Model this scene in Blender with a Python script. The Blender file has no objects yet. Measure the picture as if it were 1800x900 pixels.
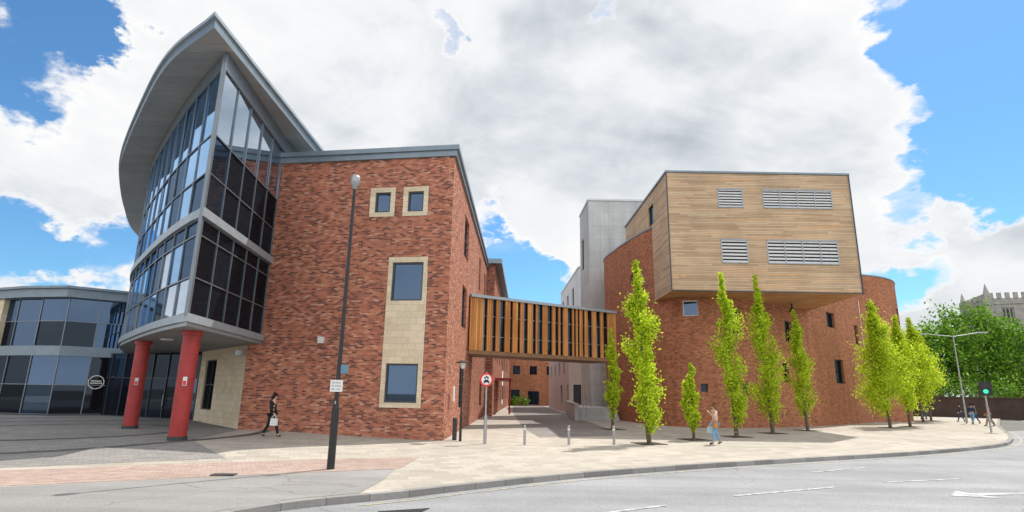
import bpy, bmesh, math, random
import numpy as np
from mathutils import Matrix, Vector
random.seed(7)
scene=bpy.context.scene
COL=bpy.context.collection
V=Vector
# ------------------------------------------------------------------ materials
def nmat(name):
    m=bpy.data.materials.new(name); m.use_nodes=True
    nt=m.node_tree; nt.nodes.clear()
    return m,nt
class NT:
    def __init__(s,nt): s.nt=nt
    def n(s,t,**k):
        x=s.nt.nodes.new(t)
        for a,b in k.items(): setattr(x,a,b)
        return x
    def l(s,a,b): s.nt.links.new(a,b)
    def put(s,sock,v):
        if isinstance(v,bpy.types.NodeSocket): s.l(v,sock)
        else: sock.default_value=v
    def m(s,op,a,b=None,c=None,clamp=False):
        x=s.n('ShaderNodeMath',operation=op); x.use_clamp=clamp
        s.put(x.inputs[0],a)
        if b is not None: s.put(x.inputs[1],b)
        if c is not None: s.put(x.inputs[2],c)
        return x.outputs[0]
    def noise(s,vec,scale,detail=3,rough=.5,dist=0):
        x=s.n('ShaderNodeTexNoise'); x.inputs['Scale'].default_value=scale; x.inputs['Detail'].default_value=detail
        x.inputs['Roughness'].default_value=rough; x.inputs['Distortion'].default_value=dist
        if vec is not None: s.l(vec,x.inputs['Vector'])
        return x.outputs[0]
    def ramp(s,f,stops,interp='LINEAR'):
        x=s.n('ShaderNodeValToRGB'); r=x.color_ramp; r.interpolation=interp
        while len(r.elements)<len(stops): r.elements.new(.5)
        for e,(p,c) in zip(r.elements,stops):
            e.position=p; e.color=(c[0],c[1],c[2],1) if not isinstance(c,(int,float)) else (c,c,c,1)
        s.l(f,x.inputs[0]); return x.outputs[0]
    def mix(s,f,a,b,blend='MIX'):
        x=s.n('ShaderNodeMix',data_type='RGBA',blend_type=blend)
        s.put(x.inputs[0],f)
        for i,v in ((6,a),(7,b)):
            if isinstance(v,bpy.types.NodeSocket): s.l(v,x.inputs[i])
            else: x.inputs[i].default_value=(v[0],v[1],v[2],1)
        return x.outputs[2]
    def smooth(s,v,a,b,lo=0,hi=1):
        x=s.n('ShaderNodeMapRange',interpolation_type='SMOOTHSTEP'); s.put(x.inputs[0],v)
        for i,q in zip((1,2,3,4),(a,b,lo,hi)): x.inputs[i].default_value=q
        return x.outputs[0]
    def principled(s,col,rough=.8,metal=0,bump=None,bstr=.3,bdist=.02,spec=.5):
        p=s.n('ShaderNodeBsdfPrincipled'); o=s.n('ShaderNodeOutputMaterial')
        if isinstance(col,bpy.types.NodeSocket): s.l(col,p.inputs['Base Color'])
        else: p.inputs['Base Color'].default_value=(*col,1)
        s.put(p.inputs['Roughness'],rough); p.inputs['Metallic'].default_value=metal
        p.inputs['Specular IOR Level'].default_value=spec
        if bump is not None:
            b=s.n('ShaderNodeBump'); b.inputs['Strength'].default_value=bstr; b.inputs['Distance'].default_value=bdist
            s.l(bump,b.inputs['Height']); s.l(b.outputs[0],p.inputs['Normal'])
        s.l(p.outputs[0],o.inputs[0]); return p
def plain(name,col,rough=.6,metal=0,var=.25,scale=3,spec=.4,bump=0):
    m,nt=nmat(name); t=NT(nt)
    tc=t.n('ShaderNodeTexCoord').outputs['Object']
    nz=t.noise(tc,scale,5,.6)
    f=t.ramp(nz,[(.3,1-var),(.7,1+var*.6)])
    c=t.mix(1.0,col,f,'MULTIPLY')
    t.principled(c,rough,metal,bump=nz if bump else None,bstr=bump,spec=spec)
    return m
def masonry(name,ramp,mortar,bw,bh,mw=.04,mh=.12,patch=.25,rough=.9,offs=.5,bstr=.4,dirt=0,pscale=.35):
    m,nt=nmat(name); t=NT(nt)
    uv=t.n('ShaderNodeUVMap').outputs[0]
    sp=t.n('ShaderNodeSeparateXYZ'); t.l(uv,sp.inputs[0])
    v=t.m('DIVIDE',sp.outputs[1],bh); u=t.m('DIVIDE',sp.outputs[0],bw)
    row=t.m('FLOOR',v); off=t.m('FRACT',t.m('MULTIPLY',row,offs)); uu=t.m('ADD',u,off)
    idx=t.m('FLOOR',uu); fu=t.m('FRACT',uu); fv=t.m('FRACT',v)
    mask=t.m('MAXIMUM',t.m('LESS_THAN',fu,mw),t.m('LESS_THAN',fv,mh))
    cb=t.n('ShaderNodeCombineXYZ'); t.l(idx,cb.inputs[0]); t.l(row,cb.inputs[1])
    wn=t.n('ShaderNodeTexWhiteNoise',noise_dimensions='2D'); t.l(cb.outputs[0],wn.inputs['Vector'])
    c=t.ramp(wn.outputs[0],ramp,'LINEAR')
    pn=t.noise(uv,pscale,5,.62)
    c=t.mix(1.0,c,t.ramp(pn,[(.3,1-patch),(.7,1+patch*.6)]),'MULTIPLY')
    fn=t.noise(uv,9,4,.7)
    c=t.mix(1.0,c,t.ramp(fn,[(.25,.85),(.75,1.12)]),'MULTIPLY')
    c=t.mix(mask,c,mortar)
    if dirt:
        st=t.n('ShaderNodeMapping'); st.inputs['Scale'].default_value=(1.4,.07,1); t.l(uv,st.inputs[0])
        sn=t.noise(st.outputs[0],1.0,5,.6)
        c=t.mix(1.0,c,t.ramp(sn,[(.35,1-dirt),(.6,1.0)]),'MULTIPLY')
    h=t.m('ADD',t.m('SUBTRACT',1.0,mask),t.m('MULTIPLY',wn.outputs[0],.4))
    t.principled(c,rough,0,bump=h,bstr=bstr,bdist=.012,spec=.2)
    return m
def planks(name,ramp,ph,pl=3.5,gap=.1,vertical=False,rough=.75,stain=.3,gapc=(.04,.028,.02)):
    m,nt=nmat(name); t=NT(nt)
    uv=t.n('ShaderNodeUVMap').outputs[0]
    sp=t.n('ShaderNodeSeparateXYZ'); t.l(uv,sp.inputs[0])
    a,b=(sp.outputs[0],sp.outputs[1]) if not vertical else (sp.outputs[1],sp.outputs[0])
    v=t.m('DIVIDE',b,ph); row=t.m('FLOOR',v); fv=t.m('FRACT',v)
    r0=t.n('ShaderNodeTexWhiteNoise',noise_dimensions='1D'); t.l(row,r0.inputs['W'])
    uu=t.m('ADD',t.m('DIVIDE',a,pl),r0.outputs[0]); idx=t.m('FLOOR',uu)
    cb=t.n('ShaderNodeCombineXYZ'); t.l(idx,cb.inputs[0]); t.l(row,cb.inputs[1])
    wn=t.n('ShaderNodeTexWhiteNoise',noise_dimensions='2D'); t.l(cb.outputs[0],wn.inputs['Vector'])
    c=t.ramp(wn.outputs[0],ramp)
    pn=t.noise(uv,.4,5,.6)
    c=t.mix(1.0,c,t.ramp(pn,[(.3,1-stain),(.7,1.12)]),'MULTIPLY')
    mp=t.n('ShaderNodeMapping'); mp.inputs['Scale'].default_value=(1,14,1) if not vertical else (14,1,1); t.l(uv,mp.inputs[0])
    gn=t.noise(mp.outputs[0],1.5,4,.6)
    c=t.mix(1.0,c,t.ramp(gn,[(.3,.88),(.7,1.1)]),'MULTIPLY')
    mask=t.m('LESS_THAN',fv,gap)
    c=t.mix(mask,c,gapc)
    t.principled(c,rough,0,bump=t.m('SUBTRACT',1.0,mask),bstr=.5,bdist=.02,spec=.25)
    return m
def glass(name,refl,dark=(.012,.016,.02),tint=(.75,.85,1.0),rough=.015,fres=1.0):
    m,nt=nmat(name); t=NT(nt)
    fr=t.n('ShaderNodeFresnel'); fr.inputs[0].default_value=1.5
    f=t.m('ADD',t.m('MULTIPLY',fr.outputs[0],fres),refl,clamp=True)
    g=t.n('ShaderNodeBsdfGlossy'); g.inputs[0].default_value=(*tint,1); g.inputs['Roughness'].default_value=rough
    d=t.n('ShaderNodeBsdfDiffuse')
    isl=t.n('ShaderNodeNewGeometry').outputs['Random Per Island']
    dc=t.mix(isl,dark,tuple(x*2.6 for x in dark)); t.l(dc,d.inputs[0])
    mx=t.n('ShaderNodeMixShader'); t.l(f,mx.inputs[0]); t.l(d.outputs[0],mx.inputs[1]); t.l(g.outputs[0],mx.inputs[2])
    o=t.n('ShaderNodeOutputMaterial'); t.l(mx.outputs[0],o.inputs[0]); return m
def leafmat(name,stops,trans=.45):
    m,nt=nmat(name); t=NT(nt)
    isl=t.n('ShaderNodeNewGeometry').outputs['Random Per Island']
    tc=t.n('ShaderNodeTexCoord').outputs['Object']
    nz=t.noise(tc,1.6,3,.5)
    c=t.ramp(t.m('ADD',t.m('MULTIPLY',isl,.5),t.m('MULTIPLY',nz,.5)),stops)
    d=t.n('ShaderNodeBsdfPrincipled'); t.l(c,d.inputs['Base Color']); d.inputs['Roughness'].default_value=.5; d.inputs['Specular IOR Level'].default_value=.25
    tr=t.n('ShaderNodeBsdfTranslucent'); t.l(c,tr.inputs[0])
    mx=t.n('ShaderNodeMixShader'); mx.inputs[0].default_value=trans; t.l(d.outputs[0],mx.inputs[1]); t.l(tr.outputs[0],mx.inputs[2])
    o=t.n('ShaderNodeOutputMaterial'); t.l(mx.outputs[0],o.inputs[0]); return m
M={}
M['brick']=masonry('red_multi_brick',[(0,(.13,.055,.045)),(.16,(.21,.075,.055)),(.36,(.38,.125,.075)),(.65,(.47,.16,.092)),(.90,(.52,.215,.13)),(1,(.60,.33,.23))],(.38,.26,.20),.23,.075,.05,.14,.12,dirt=.12)
M['brick2']=masonry('orange_brown_brick',[(0,(.23,.085,.045)),(.3,(.37,.13,.062)),(.7,(.45,.165,.08)),(1,(.52,.225,.12))],(.36,.23,.155),.23,.075,.05,.14,.12,dirt=.16)
M['stone']=masonry('sandstone_blocks',[(0,(.60,.50,.35)),(.5,(.66,.56,.40)),(1,(.72,.61,.45))],(.44,.36,.26),.62,.30,.02,.045,.08,bstr=.15)
M['slab']=masonry('pale_paving_slabs',[(0,(.37,.335,.285)),(.5,(.425,.385,.33)),(1,(.475,.43,.37))],(.27,.24,.205),.62,.42,.02,.03,.18,rough=.85,bstr=.12,pscale=.12)
M['sett']=masonry('pink_block_paving',[(0,(.34,.25,.215)),(.5,(.40,.30,.255)),(1,(.45,.345,.30))],(.26,.20,.17),.24,.12,.06,.09,.18,rough=.85,bstr=.15)
M['shade_pave']=masonry('shade_dark_block_paving',[(0,(.20,.185,.18)),(.5,(.245,.225,.21)),(1,(.29,.26,.24))],(.16,.145,.135),.4,.2,.04,.06,.2,rough=.85,bstr=.15)  # block paving colour with the drum's shadow mixed in
M['shaded_plaza']=masonry('grey_shaded_plaza_paving',[(0,(.22,.21,.20)),(.5,(.26,.25,.235)),(1,(.30,.285,.265))],(.16,.15,.14),.3,.15,.04,.06,.2,rough=.85,bstr=.15,pscale=.15)  # grey paving, deepened in colour to strengthen the building's shadow
M['ringp']=masonry('charcoal_setts',[(0,(.09,.09,.09)),(1,(.14,.135,.13))],(.08,.08,.08),.2,.1,.06,.09,.2,rough=.85,bstr=.15)
M['roofmetal']=plain('grey_roof_metal',(.20,.25,.29),.42,.3,.12,2)
M['fascia']=plain('pale_grey_metal',(.33,.38,.42),.4,.3,.12,2)
M['soffit']=planks('grey_soffit_boards',[(0,(.255,.265,.265)),(1,(.285,.295,.295))],.6,8,.03,rough=.6,stain=.08,gapc=(.19,.19,.19))
M['mull']=plain('aluminium_mullion',(.17,.20,.23),.35,.5,.1,2)
M['dmull']=plain('dark_grey_frame',(.055,.062,.07),.4,.3,.1,2)
M['glass']=glass('sky_reflecting_glass',.66,(.004,.008,.016),(.44,.68,1.0),.01,.6)
M['cglass']=glass('cloud_reflecting_glass',.60,(.006,.010,.016),(.78,.88,1.0),.01,.6)
M['dglass']=glass('dark_reflection_glass',.035,(.004,.005,.007),(.6,.75,.95),.02,.12)  # dark panes; on the facet the colour replaces dark reflections
M['mglass']=glass('medium_tinted_glass',.13,(.005,.008,.012),(.45,.66,1.0),.02,.3)
M['concrete']=masonry('cast_concrete_panels',[(0,(.48,.48,.47)),(1,(.54,.54,.53))],(.36,.36,.36),2.4,1.5,.012,.02,.16,rough=.85,offs=0,bstr=.1,dirt=.2)
M['render']=plain('pale_pink_render',(.56,.46,.42),.9,0,.1,1)
M['render2']=plain('pale_grey_render',(.57,.58,.58),.9,0,.1,1)
M['tbox']=planks('weathered_larch_boards',[(0,(.45,.31,.19)),(.4,(.54,.39,.25)),(.8,(.61,.455,.305)),(1,(.63,.39,.21))],.12,3.2,.12,stain=.2,gapc=(.16,.10,.055))
M['tsof']=planks('orange_larch_soffit',[(0,(.50,.25,.10)),(1,(.64,.36,.16))],.17,3.2,.13)
M['tfin']=planks('orange_cedar_fins',[(0,(.48,.19,.06)),(.5,(.62,.27,.085)),(1,(.70,.36,.13))],.16,9,.02,True)
M['tbeam']=plain('brown_timber_beam',(.24,.13,.07),.7,0,.2,3)
M['red']=plain('red_painted_steel',(.33,.030,.028),.45,0,.2,3)
M['black']=plain('black_painted_steel',(.02,.02,.022),.4,0,.2,4)
M['dgrey']=plain('dark_charcoal',(.045,.045,.05),.6,0,.2,4)
M['steel']=plain('galvanised_steel',(.36,.37,.38),.4,.6,.15,4)
M['white']=plain('white_paint',(.70,.70,.69),.5,0,.06,4)
M['signred']=plain('sign_red',(.62,.03,.03),.4,0,.05,4)
M['signblue']=plain('sign_blue_grey',(.12,.22,.30),.4,0,.05,4)
M['louvre']=plain('pale_grey_louvre',(.62,.62,.61),.5,.0,.08,4)
M['louvredark']=plain('louvre_shadow_board',(.06,.065,.07),.7,0,.1,4)
M['bark']=plain('grey_brown_bark',(.13,.10,.07),.9,0,.35,9,bump=.4)
M['leaf']=leafmat('spring_leaf',[(.2,(.24,.36,.012)),(.5,(.50,.66,.02)),(.8,(.74,.82,.07))],.5)
M['leafd']=leafmat('broad_leaf_green',[(.2,(.04,.12,.010)),(.5,(.13,.28,.018)),(.8,(.25,.42,.04))],.35)
M['limestone']=plain('weathered_limestone',(.34,.325,.295),.9,0,.3,.3)
M['slate']=plain('dark_slate',(.10,.09,.09),.7,0,.2,1)
M['soil']=plain('planting_soil',(.05,.04,.03),.95,0,.3,6)
def asphalt(name,base,var=.14,cr=.45):
    m,nt=nmat(name); t=NT(nt)
    tc=t.n('ShaderNodeTexCoord').outputs['Object']
    a=t.noise(tc,.35,6,.6); b=t.noise(tc,28,3,.7)
    st=t.n('ShaderNodeMapping'); st.inputs['Rotation'].default_value=(0,0,-.5); st.inputs['Scale'].default_value=(.06,.9,1); t.l(tc,st.inputs[0])
    tr=t.noise(st.outputs[0],1.0,4,.55)
    vo=t.n('ShaderNodeTexVoronoi',feature='DISTANCE_TO_EDGE'); vo.inputs['Scale'].default_value=.11
    wob=t.n('ShaderNodeTexNoise'); wob.inputs['Scale'].default_value=.8; t.l(tc,wob.inputs['Vector'])
    ad=t.n('ShaderNodeVectorMath',operation='MULTIPLY_ADD'); t.l(wob.outputs[1],ad.inputs[0]); ad.inputs[1].default_value=(1.2,1.2,0); t.l(tc,ad.inputs[2]); t.l(ad.outputs[0],vo.inputs['Vector'])
    crack=t.smooth(vo.outputs[0],.001,.003)
    c=t.mix(1.0,base,t.ramp(a,[(.3,1-var),(.7,1+var)]),'MULTIPLY')
    c=t.mix(1.0,c,t.ramp(b,[(.3,.75),(.7,1.25)]),'MULTIPLY')
    c=t.mix(1.0,c,t.ramp(tr,[(.35,.86),(.65,1.08)]),'MULTIPLY')
    c=t.mix(t.m('MULTIPLY',t.m('SUBTRACT',1.0,crack),cr),c,(.07,.07,.07))
    t.principled(c,.85,0,bump=b,bstr=.25,bdist=.006,spec=.3); return m
M['asphalt']=asphalt('worn_grey_asphalt',(.26,.265,.275),cr=.3)
M['apron']=asphalt('pale_worn_asphalt',(.26,.252,.245),cr=.3)
M['groundm']=plain('far_ground',(.16,.16,.14),.95,0,.3,.05)
M['kerb']=masonry('granite_kerb',[(0,(.22,.215,.205)),(1,(.32,.31,.295))],(.14,.13,.12),.9,5,.02,.0,.2,bstr=.1)
def worn_paint(name,col,lo=.42,hi=.62):
    m,nt=nmat(name); t=NT(nt)
    tc=t.n('ShaderNodeTexCoord').outputs['Object']
    a=t.noise(tc,5,6,.7)
    c=t.mix(t.smooth(a,lo,hi),(.27,.275,.28),col)
    t.principled(c,.75,spec=.3); return m
M['mark']=worn_paint('worn_white_marking',(.55,.55,.54),.38,.6); M['yellow']=worn_paint('worn_yellow_marking',(.5,.42,.22))
# ------------------------------------------------------------------ mesh helper
class MB:
    def __init__(s): s.v=[];s.f=[];s.uv=[];s.mi=[]
    def face(s,pts,mi=0,uv=None):
        pts=[V(p) for p in pts]; i=len(s.v); s.v+= [tuple(p) for p in pts]; s.f.append(tuple(range(i,i+len(pts)))); s.mi.append(mi)
        if uv is None:
            n=V((0,0,0))
            for k in range(len(pts)):
                a,b=pts[k],pts[(k+1)%len(pts)]; n+=a.cross(b)
            if n.length>0: n.normalize()
            if abs(n.z)>.7: uv=[(p.x,p.y) for p in pts]
            else:
                t=V((-n.y,n.x,0)); t.normalize(); uv=[(p.dot(t),p.z) for p in pts]
        s.uv.append(uv)
    def box(s,c,d,rz=0,mi=0,top=1,taper=1.0):
        c=V(c); hx,hy,hz=d[0]/2,d[1]/2,d[2]/2; R=Matrix.Rotation(rz,3,'Z')
        P=[]
        for z,k in ((-hz,1),(hz,taper)):
            for x,y in ((-hx,-hy),(hx,-hy),(hx,hy),(-hx,hy)): P.append(c+R@V((x*k,y*k,z)))
        for q in ((3,2,1,0),(4,5,6,7),(0,1,5,4),(1,2,6,5),(2,3,7,6),(3,0,4,7)): s.face([P[i] for i in q],mi)
    def beam(s,p,q,w,h,up=(0,0,1),mi=0):
        p=V(p);q=V(q);d=(q-p).normalized(); up=V(up)
        if abs(d.dot(up))>.98: up=V((1,0,0))
        a=d.cross(up).normalized()*(w/2); b=a.cross(d).normalized()*(h/2)
        P=[p-a-b,p+a-b,p+a+b,p-a+b,q-a-b,q+a-b,q+a+b,q-a+b]
        for k in ((3,2,1,0),(4,5,6,7),(0,1,5,4),(1,2,6,5),(2,3,7,6),(3,0,4,7)): s.face([P[i] for i in k],mi)
    def cyl(s,p,q,r0,r1=None,n=14,mi=0,caps=True):
        r1=r0 if r1 is None else r1
        p=V(p);q=V(q);d=(q-p).normalized(); up=V((0,0,1)) if abs(d.z)<.9 else V((1,0,0))
        a=d.cross(up).normalized(); b=d.cross(a).normalized()
        A=[p+(a*math.cos(2*math.pi*i/n)+b*math.sin(2*math.pi*i/n))*r0 for i in range(n)]
        B=[q+(a*math.cos(2*math.pi*i/n)+b*math.sin(2*math.pi*i/n))*r1 for i in range(n)]
        for i in range(n):
            j=(i+1)%n; s.face([A[j],A[i],B[i],B[j]],mi)
        if caps: s.face(A,mi); s.face(B[::-1],mi)
    def lathe(s,c,prof,n=18,mi=0):
        c=V(c)
        for k in range(len(prof)-1):
            (r0,z0),(r1,z1)=prof[k],prof[k+1]
            for i in range(n):
                a0=2*math.pi*i/n;a1=2*math.pi*(i+1)/n
                s.face([c+V((r0*math.cos(a0),r0*math.sin(a0),z0)),c+V((r0*math.cos(a1),r0*math.sin(a1),z0)),c+V((r1*math.cos(a1),r1*math.sin(a1),z1)),c+V((r1*math.cos(a0),r1*math.sin(a0),z1))],mi)
    def prism(s,poly,z0,z1,mi=0,mtop=None,mbot=None):
        n=len(poly)
        for i in range(n):
            a,b=poly[i],poly[(i+1)%n]
            s.face([(a[0],a[1],z0),(b[0],b[1],z0),(b[0],b[1],z1),(a[0],a[1],z1)],mi)
        s.face([(p[0],p[1],z1) for p in poly],mi if mtop is None else mtop)
        s.face([(p[0],p[1],z0) for p in poly[::-1]],mi if mbot is None else mbot)
    def obj(s,name,mats,parent=None,smooth=False,loc=None):
        me=bpy.data.meshes.new(name); me.from_pydata(s.v,[],s.f)
        if not isinstance(mats,(list,tuple)): mats=[mats]
        for m in mats: me.materials.append(M[m] if isinstance(m,str) else m)
        me.polygons.foreach_set('material_index',s.mi)
        ul=me.uv_layers.new(name='UVMap'); flat=[c for f in s.uv for p in f for c in p]; ul.data.foreach_set('uv',flat)
        me.validate(); me.update()
        if smooth:
            bm=bmesh.new(); bm.from_mesh(me); bmesh.ops.remove_doubles(bm,verts=bm.verts,dist=1e-4); bm.to_mesh(me); bm.free()
            for p in me.polygons: p.use_smooth=True
        o=bpy.data.objects.new(name,me); COL.objects.link(o)
        if loc is not None: o.location=loc
        if parent: o.parent=parent
        return o
def empty(name,label,cat,group=None,loc=(0,0,0),rz=0):
    e=bpy.data.objects.new(name,None); COL.objects.link(e); e.location=loc; e.rotation_euler=(0,0,rz); e.empty_display_size=.3
    e['label']=label; e['category']=cat
    if group: e['group']=group
    return e
def tag(o,label,cat,group=None):
    o['label']=label;o['category']=cat
    if group:o['group']=group
    return o
def catmull(pts,k=6):
    P=[V((p[0],p[1])) for p in pts]; P=[P[0]*2-P[1]]+P+[P[-1]*2-P[-2]]; out=[]
    for i in range(1,len(P)-2):
        for j in range(k):
            t=j/k;a,b,c,d=P[i-1],P[i],P[i+1],P[i+2]
            out.append(.5*((2*b)+(c-a)*t+(2*a-5*b+4*c-d)*t*t+(3*b-a-3*c+d)*t**3))
    out.append(P[-2]); return [(p.x,p.y) for p in out]
class Path:
    def __init__(s,pts,side=1):
        s.p=[V((a[0],a[1])) for a in pts]; s.side=side; s.u=[0]
        for a,b in zip(s.p,s.p[1:]): s.u.append(s.u[-1]+(b-a).length)
        s.L=s.u[-1]
    def seg(s,u):
        for i in range(len(s.u)-1):
            if u<=s.u[i+1]+1e-6: return i
        return len(s.u)-2
    def at(s,u):
        i=s.seg(u); t=(u-s.u[i])/(s.u[i+1]-s.u[i]); return s.p[i].lerp(s.p[i+1],t)
    def nrm(s,u):
        i=s.seg(u); t=(s.p[i+1]-s.p[i]).normalized(); return V((t.y,-t.x))*s.side
    def xyz(s,u,z,off=0):
        p=s.at(u)+s.nrm(u)*off; return V((p.x,p.y,z))
    def bearing(s,r):
        best=None
        for i in range(len(s.p)-1):
            a=s.p[i].x-r*s.p[i].y; b=s.p[i+1].x-r*s.p[i+1].y
            if a*b<=0 and a!=b:
                u=s.u[i]+(s.u[i+1]-s.u[i])*a/(a-b)
                if best is None or s.at(u).y<s.at(best).y: best=u
        return best
    def offset(s,d):
        out=[]
        for i in range(len(s.p)):
            ns=[]
            if i>0: t=(s.p[i]-s.p[i-1]).normalized(); ns.append(V((t.y,-t.x)))
            if i<len(s.p)-1: t=(s.p[i+1]-s.p[i]).normalized(); ns.append(V((t.y,-t.x)))
            n=sum(ns,V((0,0))); n/=max(.3,n.length**2/len(ns)) if len(ns)>1 else 1
            out.append(s.p[i]+n*d*s.side)
        return Path([(q.x,q.y) for q in out],s.side)
def wall(name,path,z0,z1,ops,mat,parent,reveal=.25,mb=None):
    m=mb or MB()
    us=set(round(u,4) for u in path.u); zs={z0,z1}
    for o in ops: us|={round(o[0],4),round(o[1],4)}; zs|={o[2],o[3]}
    us=sorted(us); zs=sorted(zs)
    us=[u for i,u in enumerate(us) if i==0 or u-us[i-1]>1e-3]
    for a,b in zip(us,us[1:]):
        for c,d in zip(zs,zs[1:]):
            um,zm=(a+b)/2,(c+d)/2
            if any(o[0]<um<o[1] and o[2]<zm<o[3] for o in ops): continue
            A=path.at(a);B=path.at(b)
            m.face([(A.x,A.y,c),(B.x,B.y,c),(B.x,B.y,d),(A.x,A.y,d)],0,[(a,c),(b,c),(b,d),(a,d)])
    for o in ops:
        a,b,c,d=o[:4]; n=path.nrm((a+b)/2); A=path.at(a);B=path.at(b); n3=V((n.x,n.y,0))*reveal
        P=[V((A.x,A.y,c)),V((B.x,B.y,c)),V((B.x,B.y,d)),V((A.x,A.y,d))]
        for i in range(4):
            p,q=P[i],P[(i+1)%4]; m.face([p,q,q-n3,p-n3])
    if mb: return None
    return m.obj(name,mat,parent)
def window(path,o,parent,inset=.2,fr='dmull',gl='mglass',nv=0,nh=0,t=.06,name='window'):
    a,b,c,d=o[:4]; n=path.nrm((a+b)/2); A=path.at(a);B=path.at(b); n3=V((n.x,n.y,0))
    A3=V((A.x,A.y,0))-n3*inset; B3=V((B.x,B.y,0))-n3*inset
    def P(s,z,off=0): return A3.lerp(B3,s)+V((0,0,z))+n3*off
    m=MB(); m.face([P(0,c),P(1,c),P(1,d),P(0,d)]); w=m.obj(name,gl,parent)
    f=MB(); h=t/2; W=(B3-A3).length; e=h/W
    for s in [e,1-e]+[(i+1)/(nv+1) for i in range(nv)]: f.beam(P(s,c,.03),P(s,d,.03),t,t,up=n3)
    for z in [c+h,d-h]+[c+(d-c)*(i+1)/(nh+1) for i in range(nh)]: f.beam(P(0,z,.03),P(1,z,.03),t*.96,t*.96)
    f.obj('frame',fr,w); return w
def curtain(path,us,zs,parent,gl='glass',fr='mull',t=.05,jit=.012,darkf=None,name='curtain_wall'):
    m=MB(); f=MB(); mats=[gl,'dglass','mglass','cglass']
    for i in range(len(us)-1):
        for j in range(len(zs)-1):
            a,b=us[i],us[i+1]; c,d=zs[j],zs[j+1]
            o=[random.uniform(-jit,jit) for _ in range(3)]
            mi=darkf(i,j) if darkf else 0
            A=path.at(a);B=path.at(b);n=path.nrm((a+b)/2)
            p=lambda Q,z,k:V((Q.x+n.x*k,Q.y+n.y*k,z))
            m.face([p(A,c,o[0]),p(B,c,o[1]),p(B,d,o[2]),p(A,d,o[0]+o[2]-o[1])],mi)
    w=m.obj(name,mats,parent)
    for u in us:
        n=path.nrm(max(u-1e-3,1e-3)); n3=(n.x,n.y,0)
        f.beam(path.xyz(u,zs[0],.03),path.xyz(u,zs[-1],.03),t*1.3,t,up=n3)
    for z in zs:
        for a,b in zip(us,us[1:]): f.beam(path.xyz(a+1e-4,z,.025),path.xyz(b,z,.025),t*1.1,t*.9)
    f.obj('mullion_grid',fr,w); return w
def lin(a,b,n): return [a+(b-a)*i/n for i in range(n+1)]
# ------------------------------------------------------------------ camera
cam=bpy.data.cameras.new('camera'); co=bpy.data.objects.new('camera',cam); COL.objects.link(co); scene.camera=co
cam.lens=20; cam.sensor_width=36; cam.clip_end=3000; cam.clip_start=.1
R=(Matrix.Rotation(math.radians(103.5),3,'X')@Matrix.Rotation(math.radians(1.0),3,'Z')).to_4x4()
co.matrix_world=Matrix.Translation((0,0,2.1))@R
# ------------------------------------------------------------------ light
EL=math.radians(55); AZ=math.atan2(.67,.74)
S=V((math.sin(AZ)*math.cos(EL),math.cos(AZ)*math.cos(EL),math.sin(EL)))
sl=bpy.data.lights.new('sun','SUN'); sl.energy=4.9; sl.angle=math.radians(.5); sl.color=(1,.955,.88)
so=bpy.data.objects.new('sun',sl); COL.objects.link(so); so.rotation_euler=S.to_track_quat('Z','Y').to_euler(); so.location=(0,0,40)
w=bpy.data.worlds.new('World'); scene.world=w; w.use_nodes=True; w.node_tree.nodes.clear(); t=NT(w.node_tree)
sky=t.n('ShaderNodeTexSky',sky_type='NISHITA'); sky.sun_disc=False; sky.sun_elevation=EL; sky.sun_rotation=AZ; sky.ozone_density=2.0; sky.air_density=1.0; sky.dust_density=.4
tc=t.n('ShaderNodeTexCoord').outputs['Generated']
def vm(op,a,b=None):
    x=t.n('ShaderNodeVectorMath',operation=op)
    for i,q in enumerate((a,b)):
        if q is None: continue
        if isinstance(q,bpy.types.NodeSocket): t.l(q,x.inputs[i])
        else: x.inputs[i].default_value=q
    return x
flat=vm('MULTIPLY',tc,(1,1,1.7)).outputs[0]
wn=t.n('ShaderNodeTexNoise'); wn.inputs['Scale'].default_value=4.5; wn.inputs['Detail'].default_value=9; wn.inputs['Roughness'].default_value=.60; t.l(flat,wn.inputs['Vector'])
dis=vm('MULTIPLY',vm('SUBTRACT',wn.outputs[1],(.5,.5,.5)).outputs[0],(.40,.40,.40)).outputs[0]
dirn=vm('ADD',tc,dis).outputs[0]; dirn=vm('NORMALIZE',dirn).outputs[0]
n1=t.noise(flat,3.4,9,.58,.35)
cov=t.m('ADD',t.m('MULTIPLY',n1,1.2),.02)
clear=[((-.99,1,.76),.080,1.3),((-.88,1,.70),.05,.9),((-.90,1,.24),.06,1.0),((-.76,1,.225),.06,1.0),((-1.0,1,.22),.06,.8),((-.66,1,.3),.035,.6),((.95,1,.60),.11,1.3),((.90,1,.74),.08,1.1),((.90,1,.47),.065,1.1),((.725,1,.345),.035,.8),((.70,1,.16),.045,.9),((.78,1,.20),.035,.6),((.03,1,.20),.07,1.1),((-.02,1,.25),.05,.9),((.09,1,.17),.06,.8),((-.14,1,.735),.018,.5),((.22,1,.79),.02,.45),((-1,-.05,.62),.27,1.3),((-1,.30,.42),.12,1.1)]
tot=None
for cv,rad,wt in clear:
    c=V(cv).normalized(); dp=vm('DOT_PRODUCT',dirn,tuple(c)).outputs['Value']
    k=t.smooth(dp,math.cos(rad*1.7),math.cos(rad*.5),0,wt); tot=k if tot is None else t.m('ADD',tot,k)
tot=t.m('MINIMUM',tot,1.2)
dens=t.m('SUBTRACT',cov,t.m('MULTIPLY',tot,.7))
alpha=t.smooth(dens,-.04,.44)
n2=t.noise(vm('ADD',flat,(3.1,1.7,.4)).outputs[0],2.0,9,.56,.5)
n3=t.noise(vm('ADD',flat,(1.1,4.7,.06)).outputs[0],6.0,7,.55,.3)
shade=t.m('ADD',t.m('MULTIPLY',n2,.72),t.m('MULTIPLY',n3,.33))
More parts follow.
